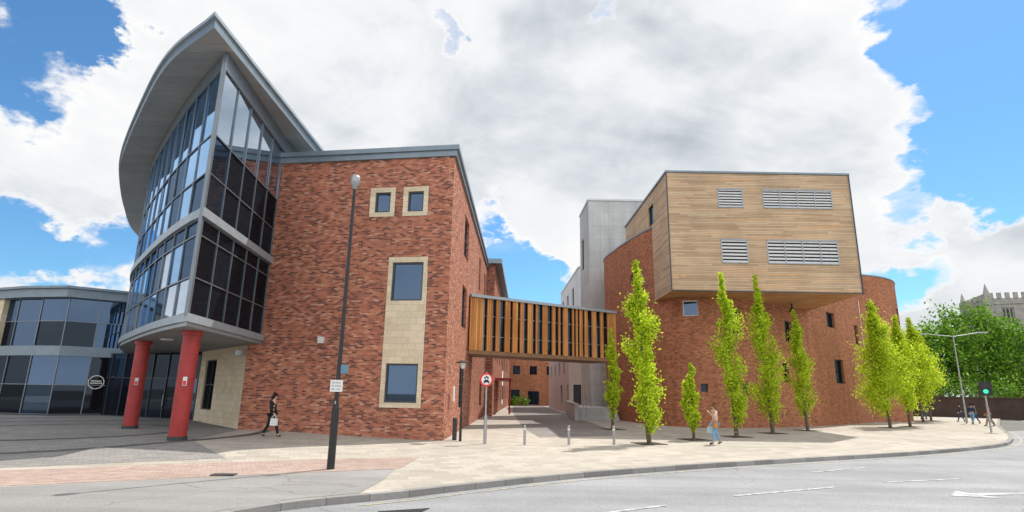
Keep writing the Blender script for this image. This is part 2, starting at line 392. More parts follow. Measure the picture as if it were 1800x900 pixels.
shade=t.m('ADD',shade,t.smooth(dens,.30,.8,-.07,.03))
cc=t.ramp(shade,[(.43,(1.0,1.0,1.0)),(.53,(.90,.915,.94)),(.60,(.74,.78,.82)),(.70,(.53,.58,.63))])
spx=t.n('ShaderNodeSeparateXYZ'); t.l(tc,spx.inputs[0])
# unseen clouds behind the viewer, brightened as added fill for the shaded fronts
back=t.smooth(spx.outputs[1],-.55,.1,17.0,9.9)
ccx=vm('SCALE',cc); t.l(back,ccx.inputs['Scale'])
skyc=t.mix(1.0,sky.outputs[0],(.80,1.30,1.58),'MULTIPLY')
fin=t.mix(alpha,skyc,ccx.outputs[0])
bg=t.n('ShaderNodeBackground'); bg.inputs[1].default_value=.1; t.l(fin,bg.inputs[0]); ow=t.n('ShaderNodeOutputWorld'); t.l(bg.outputs[0],ow.inputs[0])
scene.view_settings.view_transform='Standard'; scene.view_settings.look='None'; scene.view_settings.exposure=0
# ------------------------------------------------------------------ ground
def ss(x): x=max(0,min(1,x)); return x*x*(3-2*x)
def gz(x,y): return .22*ss((-x-3)/9)*ss((y-15)/7)
def sheet(name,poly,zoff,mat,rot=0,drape=True):
    bm=bmesh.new(); vs=[bm.verts.new((p[0],p[1],0)) for p in poly]; bm.faces.new(vs); bmesh.ops.triangulate(bm,faces=bm.faces[:])
    if drape:
        xs=[p[0] for p in poly]; ys=[p[1] for p in poly]
        for x in range(-13,-1):
            if min(xs)<x<max(xs): bmesh.ops.bisect_plane(bm,geom=bm.verts[:]+bm.edges[:]+bm.faces[:],plane_co=(x,0,0),plane_no=(1,0,0))
        for y in range(14,24):
            if min(ys)<y<max(ys): bmesh.ops.bisect_plane(bm,geom=bm.verts[:]+bm.edges[:]+bm.faces[:],plane_co=(0,y,0),plane_no=(0,1,0))
    for v in bm.verts: v.co.z=(gz(v.co.x,v.co.y) if drape else 0)+zoff
    bmesh.ops.recalc_face_normals(bm,faces=bm.faces)
    uvl=bm.loops.layers.uv.new('UVMap'); c,s=math.cos(rot),math.sin(rot)
    for f in bm.faces:
        if f.normal.z<0: f.normal_flip()
        for l in f.loops: l[uvl].uv=(l.vert.co.x*c+l.vert.co.y*s,-l.vert.co.x*s+l.vert.co.y*c)
    me=bpy.data.meshes.new(name); bm.to_mesh(me); bm.free(); me.materials.append(M[mat])
    o=bpy.data.objects.new(name,me); COL.objects.link(o); o['kind']='structure'; return o
sheet('ground',[(-900,-300),(900,-300),(900,1500),(-900,1500)],-.15,'groundm',drape=False)
sheet('road',[(-60,-24),(40,-24),(130,60),(220,200),(110,140),(68,80),(46,50),(20,34),(-2,20),(-8,12),(-60,-6)],-.13,'asphalt',drape=False)
kerbpts=catmull([(-30,-10),(-16,-1.5),(-8.4,4.6),(-5.7,8.9),(-4.75,10.75),(-3.9,11.85),(-2.3,13.0),(-.8,14.3),(1.6,16.2),(5.4,18.6),(10.2,21.2),(16.5,24.5),(21.5,27.6),(25.3,30.4),(29,34.2),(33,39.0),(37.8,45.2),(44,53),(52,62.5),(70,84),(100,120)],4)
pav=kerbpts+[(100,170),(-90,170),(-90,-10)]
sheet('pavement',pav,0,'slab',.35)
kp=Path(kerbpts,1)
k=MB()
off=kp.offset(.02); inn=kp.offset(-.2)
for i in range(len(kp.p)-1):
    o0,o1,i0,i1=off.p[i],off.p[i+1],inn.p[i],inn.p[i+1]; a,b=kp.u[i],kp.u[i+1]; z=.008
    k.face([(o0.x,o0.y,z),(o1.x,o1.y,z),(i1.x,i1.y,z),(i0.x,i0.y,z)],0,[(a,0),(b,0),(b,.2),(a,.2)])
    k.face([(o0.x,o0.y,-.14),(o1.x,o1.y,-.14),(o1.x,o1.y,z),(o0.x,o0.y,z)],0,[(a,.3),(b,.3),(b,.5),(a,.5)])
ko=k.obj('kerb','kerb'); ko['kind']='structure'
y1=kp.offset(.32).p; y2=kp.offset(.40).p; k=MB()
for i in range(22,64):
    if i+1<len(y1): k.face([(y1[i].x,y1[i].y,-.122),(y2[i].x,y2[i].y,-.122),(y2[i+1].x,y2[i+1].y,-.122),(y1[i+1].x,y1[i+1].y,-.122)][::-1])
o=k.obj('road_edge_line','yellow'); o['kind']='structure'
def stripe(p,q,w=.10):
    d=(V(q)-V(p)).normalized(); n=V((-d.y,d.x))*w/2
    k=MB(); k.face([(p[0]-n.x,p[1]-n.y,-.121),(q[0]-n.x,q[1]-n.y,-.121),(q[0]+n.x,q[1]+n.y,-.121),(p[0]+n.x,p[1]+n.y,-.121)])
    o=k.obj('road_marking','mark'); o['kind']='structure'
for p,q in (((.9,11.2),(3.3,12.7)),((5.2,14.0),(8.4,15.6)),((9.3,18.5),(11.9,20.0)),((10.3,16.6),(13.2,17.6)),((17,18.3),(19.5,19.2))): stripe(p,q)
k=MB(); z=-.121
k.face([(10.6,14.55,z),(11.6,14.3,z),(11.5,14.7,z),(14.6,15.3,z),(14.6,15.5,z),(11.4,14.95,z),(11.3,15.3,z)]); o=k.obj('road_arrow_marking','mark'); o['kind']='structure'
sheet('service_road',[(-3.1,16.6),(-3.0,14.5),(-3.1,12.75),(-4.15,12.0),(-5.0,10.8),(-6.0,8.9),(-8.8,4.6),(-16.5,-1.2),(-26,-6),(-26,6.5),(-10.8,12.6)],.006,'apron')
sheet('block_paving',[(-2.9,19.6),(-3.0,16.7),(-10.9,12.7),(-26,6.6),(-26,10.4),(-11.8,15.4)],.006,'sett',.45)
sheet('shaded_plaza',[(-8.4,17.9),(-11.6,21.8),(-12.4,27.4),(-18,34),(-30,40),(-60,46),(-70,28),(-24,12.2),(-13,15.5)],.006,'shaded_plaza',.6)  # paving sheet laid over the shadowed forecourt, shade included in its colour
sheet('alley_shade_paving',[(1.5,29),(5.5,31),(6.2,36),(6,60),(5.6,110),(.6,110),(.4,60),(.9,36)],.006,'shade_pave',.05)  # alley strip darkened to stand in for the brick drum's cast shadow
for R0 in (4.5,8,12,16.5):
    rings=MB()
    for i in range(90):
        a0=2*math.pi*i/90;a1=2*math.pi*(i+1)/90; c=(-19,25)
        P=[(c[0]+r*math.cos(a),c[1]+r*math.sin(a)) for r,a in ((R0,a0),(R0,a1),(R0+.4,a1),(R0+.4,a0))]
        if all(p[0]<-9.5 and p[1]>16.9+max(0,(p[0]+13))*.6 and p[1]<36 and p[0]+p[1]*.0>-60 for p in P): rings.face([(x,y,gz(x,y)+.012) for x,y in P][::-1])
    if rings.f: o=rings.obj('paving_ring','ringp'); o['kind']='structure'
# ------------------------------------------------------------------ left building: brick block + glazed drum
B=empty('arts_centre_building','red brick building with curved blue glass corner and swooping grey roof','building',loc=(0,0,0))
bp=Path([(-12.6,27.6),(-2.9,26.1),(-2.3,53)])
k_=1.0119
def ux(x): return (x+12.6)*k_
L1=bp.u[1]
def us_(y): return L1+(y-26.1)
ops=[(ux(-7.05),ux(-5.77),10.35,11.85),(ux(-5.37),ux(-4.11),10.35,11.85),(ux(-5.88),ux(-3.97),1.35,8.3)]
side=[(us_(31.9),us_(34.4),9.8,12.3),(us_(31.9),us_(34.4),5.7,8.1),(us_(31.9),us_(34.4),1.2,3.8),(us_(43),us_(44.5),9.8,12.3),(us_(49),us_(50.5),9.8,12.3),(us_(47),us_(49.5),1,3.2)]
wall('brick_wall',bp,-.3,13.36,ops+side,'brick',B,.22)
for o in side: window(bp,o,B,.2,'dmull','mglass',1,1)
def surround(o,holes,name='stone_surround'):
    sub=Path([tuple(bp.at(o[0])),tuple(bp.at(o[1]))]); u0=o[0]
    hs=[(h[0]-u0,h[1]-u0,h[2],h[3]) for h in holes]
    p=sub.offset(.03); wl=wall(name,p,o[2],o[3],hs,'stone',B,.25)
    for h in hs: window(p,h,wl,.16,'dmull','mglass',0,0,.08)
o=ops[0]; surround(o,[(o[0]+.26,o[1]-.24,o[2]+.22,o[3]-.24)])
o=ops[1]; surround(o,[(o[0]+.24,o[1]-.24,o[2]+.22,o[3]-.24)])
o=ops[2]; surround(o,[(o[0]+.2,o[1]-.2,6.2,8.05),(o[0]+.2,o[1]-.2,1.57,3.3)])
m=MB()
m.prism([(-12.75,27.5),(-2.78,25.97),(-2.18,53.1),(-12,55)],13.36,13.66,0)
m.prism([(-12.95,27.42),(-2.68,25.86),(-2.08,53.2),(-12,55.1)],13.66,13.90,0)
m.obj('parapet_coping','roofmetal',B)
gc=catmull([(-31,50),(-29,46),(-26,39.5),(-23.5,35),(-20.9,30.9),(-17.2,26.3),(-14,22.6),(-11.3,19.8)],5)
gp=Path(gc); fp=Path([(-11.3,19.8),(-12.0,27.45)])
zu=[8.45,9.85,11.4,14.1]; zl=[4.6,5.9,7.45,8.05]
nb=23
cu=lin(0,gp.L,nb)
def dfu(i,j): return random.choice([0,0,0,0,0,2]) if j<2 else 0
def dfl(i,j): return random.choice([3,3,0,0,2]) if j<2 else 2
curtain(gp,cu,zu,B,darkf=dfu); curtain(gp,cu,zl,B,darkf=dfl)
fu=lin(0,fp.L,5)
curtain(fp,fu,zu,B,darkf=lambda i,j: 3 if j==2 else (2 if i==0 else 1))  # pale top row and dark lower panes imitate what the facet reflects
curtain(fp,fu,zl,B,darkf=lambda i,j:1)
m=MB(); m.beam((-11.25,19.72,4.5),(-11.25,19.72,14.7),.13,.13); m.obj('corner_mullion','mull',B)
fpoly=[(p.x,p.y) for p in gp.offset(.14).p][:-1]+[(-11.1,19.55),(-11.82,27.4),(-12.2,50)]
fpo2=[(p.x,p.y) for p in gp.offset(.04).p][:-1]+[(-11.2,19.7),(-11.92,27.4),(-12.2,50)]
m=MB(); m.prism(fpoly,4.30,4.58,0,0,1); m.prism(fpo2,4.16,4.30,0,0,1); m.obj('floor_slab_band',['fascia','soffit'],B)
m=MB(); m.prism(fpoly,8.09,8.42,0); m.obj('floor_slab_band',['fascia'],B)
tp=[(p.x,p.y) for p in gp.offset(.05).p][:-1]+[(-11.2,19.68),(-11.9,27.4),(-12.2,50)]
m=MB(); m.prism(tp,14.1,14.8,0); m.obj('eaves_band','mull',B)
rc=catmull([(-34.5,53),(-31.7,45.7),(-28.6,40),(-25.9,35.5),(-22.7,30.8),(-17.7,24.7),(-14.1,20.7),(-10.96,18.2)],6)
rpoly=rc+[(-10.95,30),(-10.9,53)]
m=MB(); m.prism(rpoly,14.82,15.2,0,0,1)
m.obj('swooping_roof',['roofmetal','soffit'],B)
rp=Path(rc); m=MB(); outer=rp.offset(.1)
pts=[(p.x,p.y) for p in outer.p][:-1]+[(-10.9,18.0),(-10.8,30),(-10.8,53)]
m.prism(pts,15.2,15.34,0); m.obj('roof_edge_trim','fascia',B)
for x,y in ((-12.0,21.6),(-17.15,26.9)):
    m=MB(); m.cyl((x,y,.2),(x,y,4.16),.30,.30,28); m.cyl((x,y,3.99),(x,y,4.155),.36,.36,28)
    c=m.obj('column','red',B)
    m=MB(); m.cyl((x,y,.1),(x,y,.36),.33,.33,28); m.obj('column_base','dgrey',c)
    m=MB(); m.box((x+.14,y-.295,2.3),(.14,.02,.32),.5); q=m.obj('notice','louvre',c)
    m=MB(); m.box((x+.14,y-.308,2.24),(.10,.01,.16),.5); m.obj('notice_emblem','signred',c)
sw=Path([(-18.3,34.3),(-12.55,27.72)])
wop=[(1.2,3.4,.9,3.6)]
wall('stone_wall',sw,-.1,4.15,wop,'stone',B,.2); window(sw,wop[0],B,.15,'dmull','dglass',1,1)
ep=Path([(-30,40),(-18.3,34.3)]); curtain(ep,lin(0,ep.L,9),[.25,2.6,4.15],B,gl='mglass',fr='dmull',darkf=lambda i,j:random.choice([1,1,2]),name='entrance_glazing')
for u in (10.2,11.5):
    m=MB(); p=ep.xyz(u,.95,.12); q=ep.xyz(u,1.6,.12); m.cyl(p,q,.025,.025,8); m.obj('door_handle','steel',B)
for x,y in ((-15.2,25.4),(-18.5,29.3),(-16.4,30)):
    m=MB(); m.lathe((x,y,4.15),[(.0,-.07),(.22,-.06),(.28,0)]); m.obj('ceiling_light','white',B)
m=MB(); m.box((-13.15,27.9,3.75),(.35,.22,.22),.7); m.obj('wall_lamp','steel',B)
m=MB(); m.box((-8.9,26.93,4.35),(.28,.14,.3),-.15); m.obj('alarm_box','louvre',B)
m=MB(); m.box((-2.66,27.9,2.0),(.05,.5,.7)); m.obj('notice_board','white',B)
B2=empty('alley_brick_building','brick wing with overhanging grey roof along the passage','building')
oo=[(u,u+1.6,z,z+2) for u in (4,9,14,19) for z in (1.2,5.2,9.6)]
p2a=Path([(-2.3,53.1),(-1.6,53.1),(-1.0,76)]); wall('brick_wall',p2a,-.2,14,oo,'brick',B2)
for o in oo: window(p2a,o,B2,.2,'dmull','mglass',1,0)
p2b=Path([(-.9,76.1),(-.1,99)]); oo=[(u,u+1.8,z,z+1.8) for u in (3,9,15) for z in (1.2,5.0)]
wall('brick_wall',p2b,-.2,8,oo,'brick',B2)
for o in oo: window(p2b,o,B2,.2,'white','mglass',1,0)
m=MB(); m.prism([(-6,52.6),(-.95,52.6),(-.3,76.6),(-6,76.6)],14,14.45); m.prism([(-6,76.7),(-.5,76.7),(.3,99),(-6,99)],8,8.4); m.obj('overhanging_roof','roofmetal',B2)
m=MB(); m.prism([(-1.55,58),(.2,58),(.2,66),(-1.4,66)],3.3,3.5); m.cyl((.0,58.3,0),(.0,58.3,3.3),.09); m.cyl((.0,65.7,0),(.0,65.7,3.3),.09); m.obj('entrance_canopy','red',B2)
B3=empty('end_brick_building','low red brick building closing the end of the passage','building')
p3=Path([(-1,101),(14,103)]); oo=[(u,u+1.3,z,z+1.5) for u in (1.5,4.5,7.5) for z in (5.2,)]+[(1.2,2.8,1,2.6),(4.2,6.2,.1,2.4)]
wall('brick_wall',p3,-.2,9.5,oo,'brick2',B3)
for o in oo: window(p3,o,B3,.2,'dmull','mglass',1,0)
m=MB(); m.prism([(-1.3,100.7),(14.2,102.7),(14,112),(-1,112)],9.5,9.9); m.obj('flat_roof','roofmetal',B3)
# ------------------------------------------------------------------ low glass building at far left
G=empty('glass_pavilion','low two storey curved glass building with grey flat roof','building')
lp=Path(catmull([(-52,44),(-44,41.6),(-37,39.2),(-31.5,37.2)],4)+[(-28.6,36.7),(-26.0,38.7),(-24,45)])
i28=[i for i,p in enumerate(lp.p) if abs(p.x+28.6)<.01][0]
uc=lp.u[i28]; uc2=lp.u[i28+1]
us1=lin(0,uc,12)+lin(uc,uc2,2)[1:]+lin(uc2,lp.L,4)[1:]
curtain(lp,us1,[.3,2.1,3.9],G,gl='mglass',fr='mull',darkf=lambda i,j:random.choice([1,1,0,1]))
curtain(lp,us1,[4.5,6.1,7.6],G,gl='glass',fr='mull',darkf=lambda i,j:random.choice([1,2,1]) if j==0 else random.choice([2,2,1]))
m=MB(); q=[(p.x,p.y) for p in lp.offset(.12).p]+[(-52,60)]; m.prism(q,3.9,4.5); m.obj('floor_band','roofmetal',G)
m=MB(); q=[(p.x,p.y) for p in lp.offset(.5).p]+[(-52,60)]; m.prism(q,7.6,8.15); m.prism([(p.x,p.y) for p in lp.offset(.7).p]+[(-52,60)],8.15,8.3); m.obj('flat_roof','roofmetal',G)
m=MB(); m.box((-35.7,38.72,6.05),(4.4,.6,3.06),-.35); m.obj('stone_pier','stone',G)
m=MB(); m.prism([(p.x,p.y) for p in lp.offset(.1).p]+[(-52,60)],-.1,.3); m.obj('plinth','dgrey',G)
ul=(uc*.35+uc2*.65)
c=lp.xyz(ul,2.3,.12); n=lp.nrm(ul); tx=V((-n.y,n.x,0))
m=MB()
ring=lambda r,i:c+tx*(r*math.cos(i*math.pi/16))+V((0,0,r*math.sin(i*math.pi/16)))
for i in range(32): m.face([ring(.44,i),ring(.44,i+1),ring(.39,i+1),ring(.39,i)])
lr=m.obj('logo_ring','white',G)
for zz,wd in ((.03,.29),(-.11,.31)):
    x_=-wd; m=MB()
    while x_<wd:
        m.face([c+tx*x_+V((0,0,zz)),c+tx*(x_+.045)+V((0,0,zz)),c+tx*(x_+.045)+V((0,0,zz+.09)),c+tx*x_+V((0,0,zz+.09))]); x_+=.065
    m.obj('logo_lettering','white',lr)
# ------------------------------------------------------------------ right building
D=empty('curved_brick_building','curved orange brick building with cantilevered larch clad box on top','building')
dc=catmull([(10.8,60),(8.95,54),(9.3,49.5),(10.0,45.5),(11,42.2),(12.9,40.3),(15.9,40.7),(19.5,42.5),(24.8,46.4),(29.5,50.4),(33.5,54.3)],6)
dp=Path(dc)
def dop(r,z,w_,h):
    u=dp.bearing(r); return (u-w_/2,u+w_/2,z-h/2,z+h/2)
dl=[dop(.317,8.2,1.1,1.15),dop(.397,7.4,.75,1.8),dop(.488,7.05,1.0,1.6),dop(.564,8.6,1.7,1.3),dop(.570,4.3,1.9,2.0),dop(.334,2.65,.5,.55),dop(.218,2.3,.7,.5),dop(.254,7.3,.6,.8),dop(.477,3.9,.8,1.4),dop(.4056,2.6,.6,.8),dop(.607,7.8,1.1,1.9),dop(.215,11.3,.6,.9),dop(.44,2.4,.5,.6)]
wall('brick_wall',dp,-.2,14.7,dl,'brick2',D,.3)
for i,o in enumerate(dl): window(dp,o,D,.24,'white' if i==0 else 'dmull','mglass' if i in (0,2) else 'dglass',0,0,.09 if i==0 else .06)
m=MB(); m.prism([(p.x,p.y) for p in dp.offset(.05).p]+[(33,62)],14.7,14.82); m.obj('parapet_coping','roofmetal',D)
d2=Path(catmull([(33.9,54.9),(37.5,56.3),(40.4,58.9),(42.4,63),(43.5,70)],5))
l2=[(.9,2.2,9.2,11.2),(6.3,7.8,9.6,11.2),(6,7.4,4.6,6.2),(1.2,2.2,3.5,5)]
wall('brick_wall',d2,-.2,14.0,l2,'brick2',D,.3)
for o in l2: window(d2,o,D,.24,'dmull','dglass')
m=MB(); m.prism([(p.x,p.y) for p in d2.offset(.05).p]+[(33,70)],14,14.12); m.obj('parapet_coping','roofmetal',D)
tb=Path([(10.75,52),(10.9,38),(23.8,38),(24.6,52)]); u1=tb.u[1]
tops=[(u1+3.53,u1+5.3,15.0,16.4),(u1+6.7,u1+11.6,15.0,16.4),(u1+3.53,u1+5.35,11.0,12.7),(u1+6.7,u1+11.6,11.0,12.7)]
sop=(u1-5.4,u1-3.9,15.0,16.6)
bx=wall('larch_clad_box',tb,9.0,17.55,tops+[sop],'tbox',D,.2)
window(tb,sop,bx,.15,'dmull','mglass')
for o in tops:
    a,b,c,d=o; m=MB(); A=tb.xyz(a,0,-.18);Bq=tb.xyz(b,0,-.18); m.face([(A.x,A.y,c),(Bq.x,Bq.y,c),(Bq.x,Bq.y,d),(A.x,A.y,d)]); w_=m.obj('window','louvredark',bx)
    m=MB(); n=7
    for i in range(n):
        z=c+(d-c)*(i+.5)/n; m.beam(tb.xyz(a,z,-.02),tb.xyz(b,z,-.02),.03,(d-c)/n*.54)
    m.obj('louvre','louvre',w_)
    m=MB(); nv=max(1,round((b-a)/1.25))
    for i in range(nv+1):
        u=a+(b-a)*i/nv; u=min(max(u,a+.03),b-.03); m.beam(tb.xyz(u,c,.0),tb.xyz(u,d,.0),.06,.06,up=(0,1,0))
    m.beam(tb.xyz(a,c+.03,.02),tb.xyz(b,c+.03,.02),.1,.06); m.beam(tb.xyz(a,d-.03,.02),tb.xyz(b,d-.03,.02),.1,.06)
    m.obj('frame','fascia',w_)
m=MB(); m.face([(10.91,38.01,9.0),(10.76,52,9.0),(24.59,52,9.0),(23.79,38.01,9.0)]); m.obj('box_soffit','tsof',bx)
m=MB(); m.prism([(10.65,52.1),(10.8,37.9),(23.9,37.9),(24.7,52.1)],17.55,17.68); m.obj('box_coping','roofmetal',bx)
for p,q in (((10.86,37.96,9.0),(10.86,37.96,17.55)),((23.84,37.96,9.0),(23.84,37.96,17.55)),((10.9,37.96,9.03),(23.8,37.96,9.03))):
    m=MB(); m.beam(p,q,.07,.07); m.obj('corner_trim','dmull',bx)
m=MB(); m.beam((21.2,42.6,9),(21.2,42.6,8.6),.1,.1); m.lathe((21.2,42.6,8.35),[(.0,.3),(.16,.28),(.22,0.05),(.12,0)]); m.obj('hanging_floodlight','dgrey',D)
T=empty('concrete_tower','tall pale cast concrete stair tower behind the brick curve','building')
tp_=Path([(7.9,64),(8.1,58),(14.5,58),(14.5,64)]); to=[(1.2,2.6,15.5,19)]
wall('concrete_wall',tp_,-.2,22.3,to,'concrete',T); window(tp_,to[0],T,.15,'dmull','louvredark')
m=MB(); m.prism([(7.8,64.1),(8.0,57.9),(14.6,57.9),(14.6,64.1)],22.3,22.5); m.obj('coping','louvre',T)
U=empty('pale_rendered_building','pale grey and pink rendered building beside the passage','building')
up_=Path([(8.3,94),(8.8,73),(14,73)]); uo=[(2,4,14,16.5),(8,10,14,16.5),(14,16,14,16.5),(2,4,10,12),(8,10,10,12),(14,16,10,12)]
wall('rendered_wall',up_,-.2,18.2,uo,'render2',U)
for o in uo: window(up_,o,U,.2,'dmull','mglass')
lo=Path([(6.2,92),(6.7,66),(8.6,66)]); lop=[(3,4.6,4.4,6),(9,10.6,4.4,6),(15,16.6,4.4,6),(20,21.6,4.4,6),(24,25.4,.9,3.1),(17,19,.9,3.1),(26.5,27.4,.9,3.1)]
wall('rendered_wall',lo,-.2,7.4,lop,'render',U)
for o in lop: window(lo,o,U,.2,'dmull','mglass' if o[2]>2 else 'dgrey',name='window' if o[2]>2 else 'door')
m=MB(); m.prism([(6.1,92),(6.6,65.9),(8.8,65.9),(8.8,92)],7.4,7.6); m.prism([(8.2,94.1),(8.7,72.9),(14,72.9),(14,94)],18.2,18.4); m.obj('flat_roof','louvre',U)
# ------------------------------------------------------------------ timber bridge
Br=empty('timber_footbridge','enclosed first floor footbridge clad in vertical orange timber fins','bridge')
a=V((-2.62,36,0)); b=V((7.9,42.8,0)); dr=(b-a).normalized(); nn=V((dr.y,-dr.x,0)); bk=-nn*3.0
bpth=Path([(a.x,a.y),(b.x,b.y)])
m=MB(); m.prism([(a.x,a.y),(b.x,b.y),(b.x+bk.x,b.y+bk.y),(a.x+bk.x,a.y+bk.y)],4.42,4.66)
m.obj('bridge_deck','tbeam',Br)
m=MB(); e=nn*.18; P=[a+e,b+e,b+bk-e,a+bk-e]; m.prism([(p.x,p.y) for p in P],8.02,8.2); m.obj('bridge_roof','fascia',Br)
m=MB(); e=nn*.12
m.face([a-e+V((0,0,4.66)),b-e+V((0,0,4.66)),b-e+V((0,0,8.02)),a-e+V((0,0,8.02))])
q=a+bk+e; r=b+bk+e; m.face([r+V((0,0,4.66)),q+V((0,0,4.66)),q+V((0,0,8.02)),r+V((0,0,8.02))]); m.obj('bridge_glazing','dglass',Br)
m=MB(); LB=(b-a).length; rr=random.Random(3); ang=math.atan2(dr.y,dr.x)
def slat(u,wd,dep,off,h=3.42):
    p=bpth.xyz(u+wd/2,0,off); m.box((p.x,p.y,6.35),(wd,dep,h),ang)
u=.02
while u<.95: slat(u,.12,.10,.0); u+=.14
while u<LB-.95:
    u+=rr.choice([.20,.28,.34,.42])
    for q_ in range(rr.choice([1,1,2,2,3])): slat(u,.11,.12,.0,3.42); u+=.135
while u<LB-.1: slat(u,.12,.10,.0); u+=.14
m.obj('timber_fin_cladding','tfin',Br)
m=MB()
for z in (5.6,6.9): m.beam(bpth.xyz(0,z,-.10),bpth.xyz(LB,z,-.10),.03,.05)
u=1.1
while u<LB-1: m.beam(bpth.xyz(u,4.7,-.09),bpth.xyz(u,8,-.09),.05,.03,up=(nn.x,nn.y,0)); u+=.62
m.obj('glazing_rail','mull',Br)
Wl=MB(); Wl.prism([(5.2,46.8),(5.5,46.8),(6.6,65.9),(6.3,65.9)],-.1,1.25); Wl.prism([(5.15,46.7),(5.55,46.7),(6.65,65.9),(6.25,65.9)],1.25,1.33)
tag(Wl.obj('retaining_wall','concrete'),'low pale concrete retaining wall beside the passage','wall')
st=MB()
for i in range(6): st.prism([(5.56,47.4+i*.36),(8.9,47.4+i*.36),(8.9,60),(5.95,60)],i*.16,(i+1)*.16)
tag(st.obj('stone_steps','concrete'),'short flight of pale steps up to a door','steps')
for x in (6.2,8.2):
    st=MB(); st.cyl((x,47.5,.1),(x,47.5,1.05),.025,n=8); st.cyl((x,49.4,.95),(x,49.4,1.9),.025,n=8); st.cyl((x,47.5,1.05),(x,49.4,1.9),.025,n=8)
    tag(st.obj('handrail','steel'),'thin steel handrail on the steps','railing','handrails on the steps')
# ------------------------------------------------------------------ trees
def leaves(cl,npc,sig,size,seed):
    rng=np.random.default_rng(seed); C=np.repeat(np.array(cl),npc,axis=0); n=len(C)
    P=C[:,:3]+rng.normal(size=(n,3))*(C[:,3:4]*sig)*np.array([1,1,1.35])
    a=rng.normal(size=(n,3)); a/=np.linalg.norm(a,axis=1)[:,None]; b=rng.normal(size=(n,3)); b-=a*(a*b).sum(1)[:,None]; b/=np.linalg.norm(b,axis=1)[:,None]
    s=rng.uniform(.6,1.25,(n,1))*size
    vs=np.stack([P-a*s,P-b*s*.55,P+a*s,P+b*s*.55],1).reshape(-1,3)
    return vs,n
def leafmesh(name,vs,n,mat,parent):
    me=bpy.data.meshes.new(name); me.from_pydata(vs.tolist(),[],[(4*i,4*i+1,4*i+2,4*i+3) for i in range(n)]); me.materials.append(M[mat])
    o=bpy.data.objects.new(name,me); COL.objects.link(o); o.parent=parent; return o
def column_tree(x,y,h,r,base,seed,lean=0,npc=45,label='slender upright tree with fresh yellow green leaves by the pavement',size=.075):
    rg=random.Random(seed); T=empty('columnar_tree',label,'tree','upright street trees beside the curved brick wall',loc=(x,y,gz(x,y)))
    m=MB(); n=7; pts=[]
    for i in range(n+1):
        f=i/n; pts.append(V((lean*f*h+rg.uniform(-.04,.04),rg.uniform(-.04,.04),f*h*.9)))
    r0=.04+h*.007
    for i in range(n): m.cyl(pts[i],pts[i+1],r0*(1-i/n)+.012,r0*(1-(i+1)/n)+.012,9,caps=False)
    cl=[]
    nl=int(14+h*2.0)
    for i in range(nl):
        f=(i+.5)/nl; zb=base+(h-base)*f*.84; ang=rg.uniform(0,6.28)
        prof=(math.sin(math.pi*min(1,(f*.84+.16))**.85)**.8)*rg.uniform(.35,1.2)
        R_=r*prof; ln=rg.uniform(.5,1.0)*(.5+h*.1)
        p0=V((lean*zb,0,zb*.95)); p1=p0+V((math.cos(ang)*R_,math.sin(ang)*R_,ln))
        p1.z=min(p1.z,h*.97)
        m.cyl(p0,p1,.022,.008,5,caps=False)
        for q in (.25,.5,.75,1.0):
            p=p0.lerp(p1,q); cl.append((p.x+rg.uniform(-.06,.06),p.y+rg.uniform(-.06,.06),p.z,rg.uniform(.5,1.1)*r*(.36 if f>.8 else .60)))
    for f in (.84,.88,.92,.95,.975,1.0): cl.append((lean*h*f+rg.uniform(-.05,.05),0,h*f,r*.2))
    m.obj('trunk','bark',T)
    vs,n=leaves(cl,npc,.36,size,seed); leafmesh('crown',vs,n,'leaf',T)
    k=MB(); k.box((0,0,.012),(1.2,1.2,.02),.3); k.obj('tree_pit','soil',T)
    return T
column_tree(6.4,36.5,6.1,.55,.5,1)
column_tree(6.2,26.4,8.2,.80,.3,2,-.035,72)
column_tree(9.1,29.2,3.6,.44,.3,3,0,46,label='small young upright tree with yellow green leaves')
column_tree(12.2,31.8,8.8,.80,.4,4,-.03,66)
column_tree(15.7,35.3,9.5,.96,.5,5,-.03,68)
column_tree(19.6,38.9,7.8,.82,.7,6,-.02,60)
lb='broader upright tree with bright yellow green leaves near the road'
column_tree(28.8,44.7,9.4,1.75,1.1,7,-.03,110,lb,.09)
column_tree(32,47.1,8.7,1.25,1.2,8,-.01,80,lb,.09)
column_tree(40,57,9.9,1.6,1.6,9,0,75,lb,.11)
column_tree(44,61.5,9,1.5,1.6,10,0,75,lb,.11)
def broad_tree(x,y,h,r,seed,n=90,npc=85,label='large rounded green broadleaf tree beyond the road'):
    rg=random.Random(seed); T=empty('broadleaf_tree',label,'tree','mature trees beyond the road',loc=(x,y,0))
    m=MB(); m.cyl((0,0,0),(0,0,h*.45),.35,.25,10); cl=[]
    for i in range(n):
        d=V((rg.gauss(0,1),rg.gauss(0,1),rg.gauss(0,1))).normalized()*rg.uniform(.55,1.0)
        p=V((d.x*r,d.y*r,h*.58+d.z*h*.38)); cl.append((p.x,p.y,p.z,r*rg.uniform(.22,.38)))
        if i<12: m.cyl((0,0,h*.35),p,.12,.03,5,caps=False)
    m.obj('trunk','bark',T); vs,k=leaves(cl,npc,.42,.28,seed); leafmesh('crown',vs,k,'leafd',T)
for i,(x,y,h,r) in enumerate([(62,84,13.5,5.2),(69.5,86,16.5,6),(76,86,14.5,6),(84,98,12,6),(58,96,10,4.5)]): broad_tree(x,y,h,r,20+i)
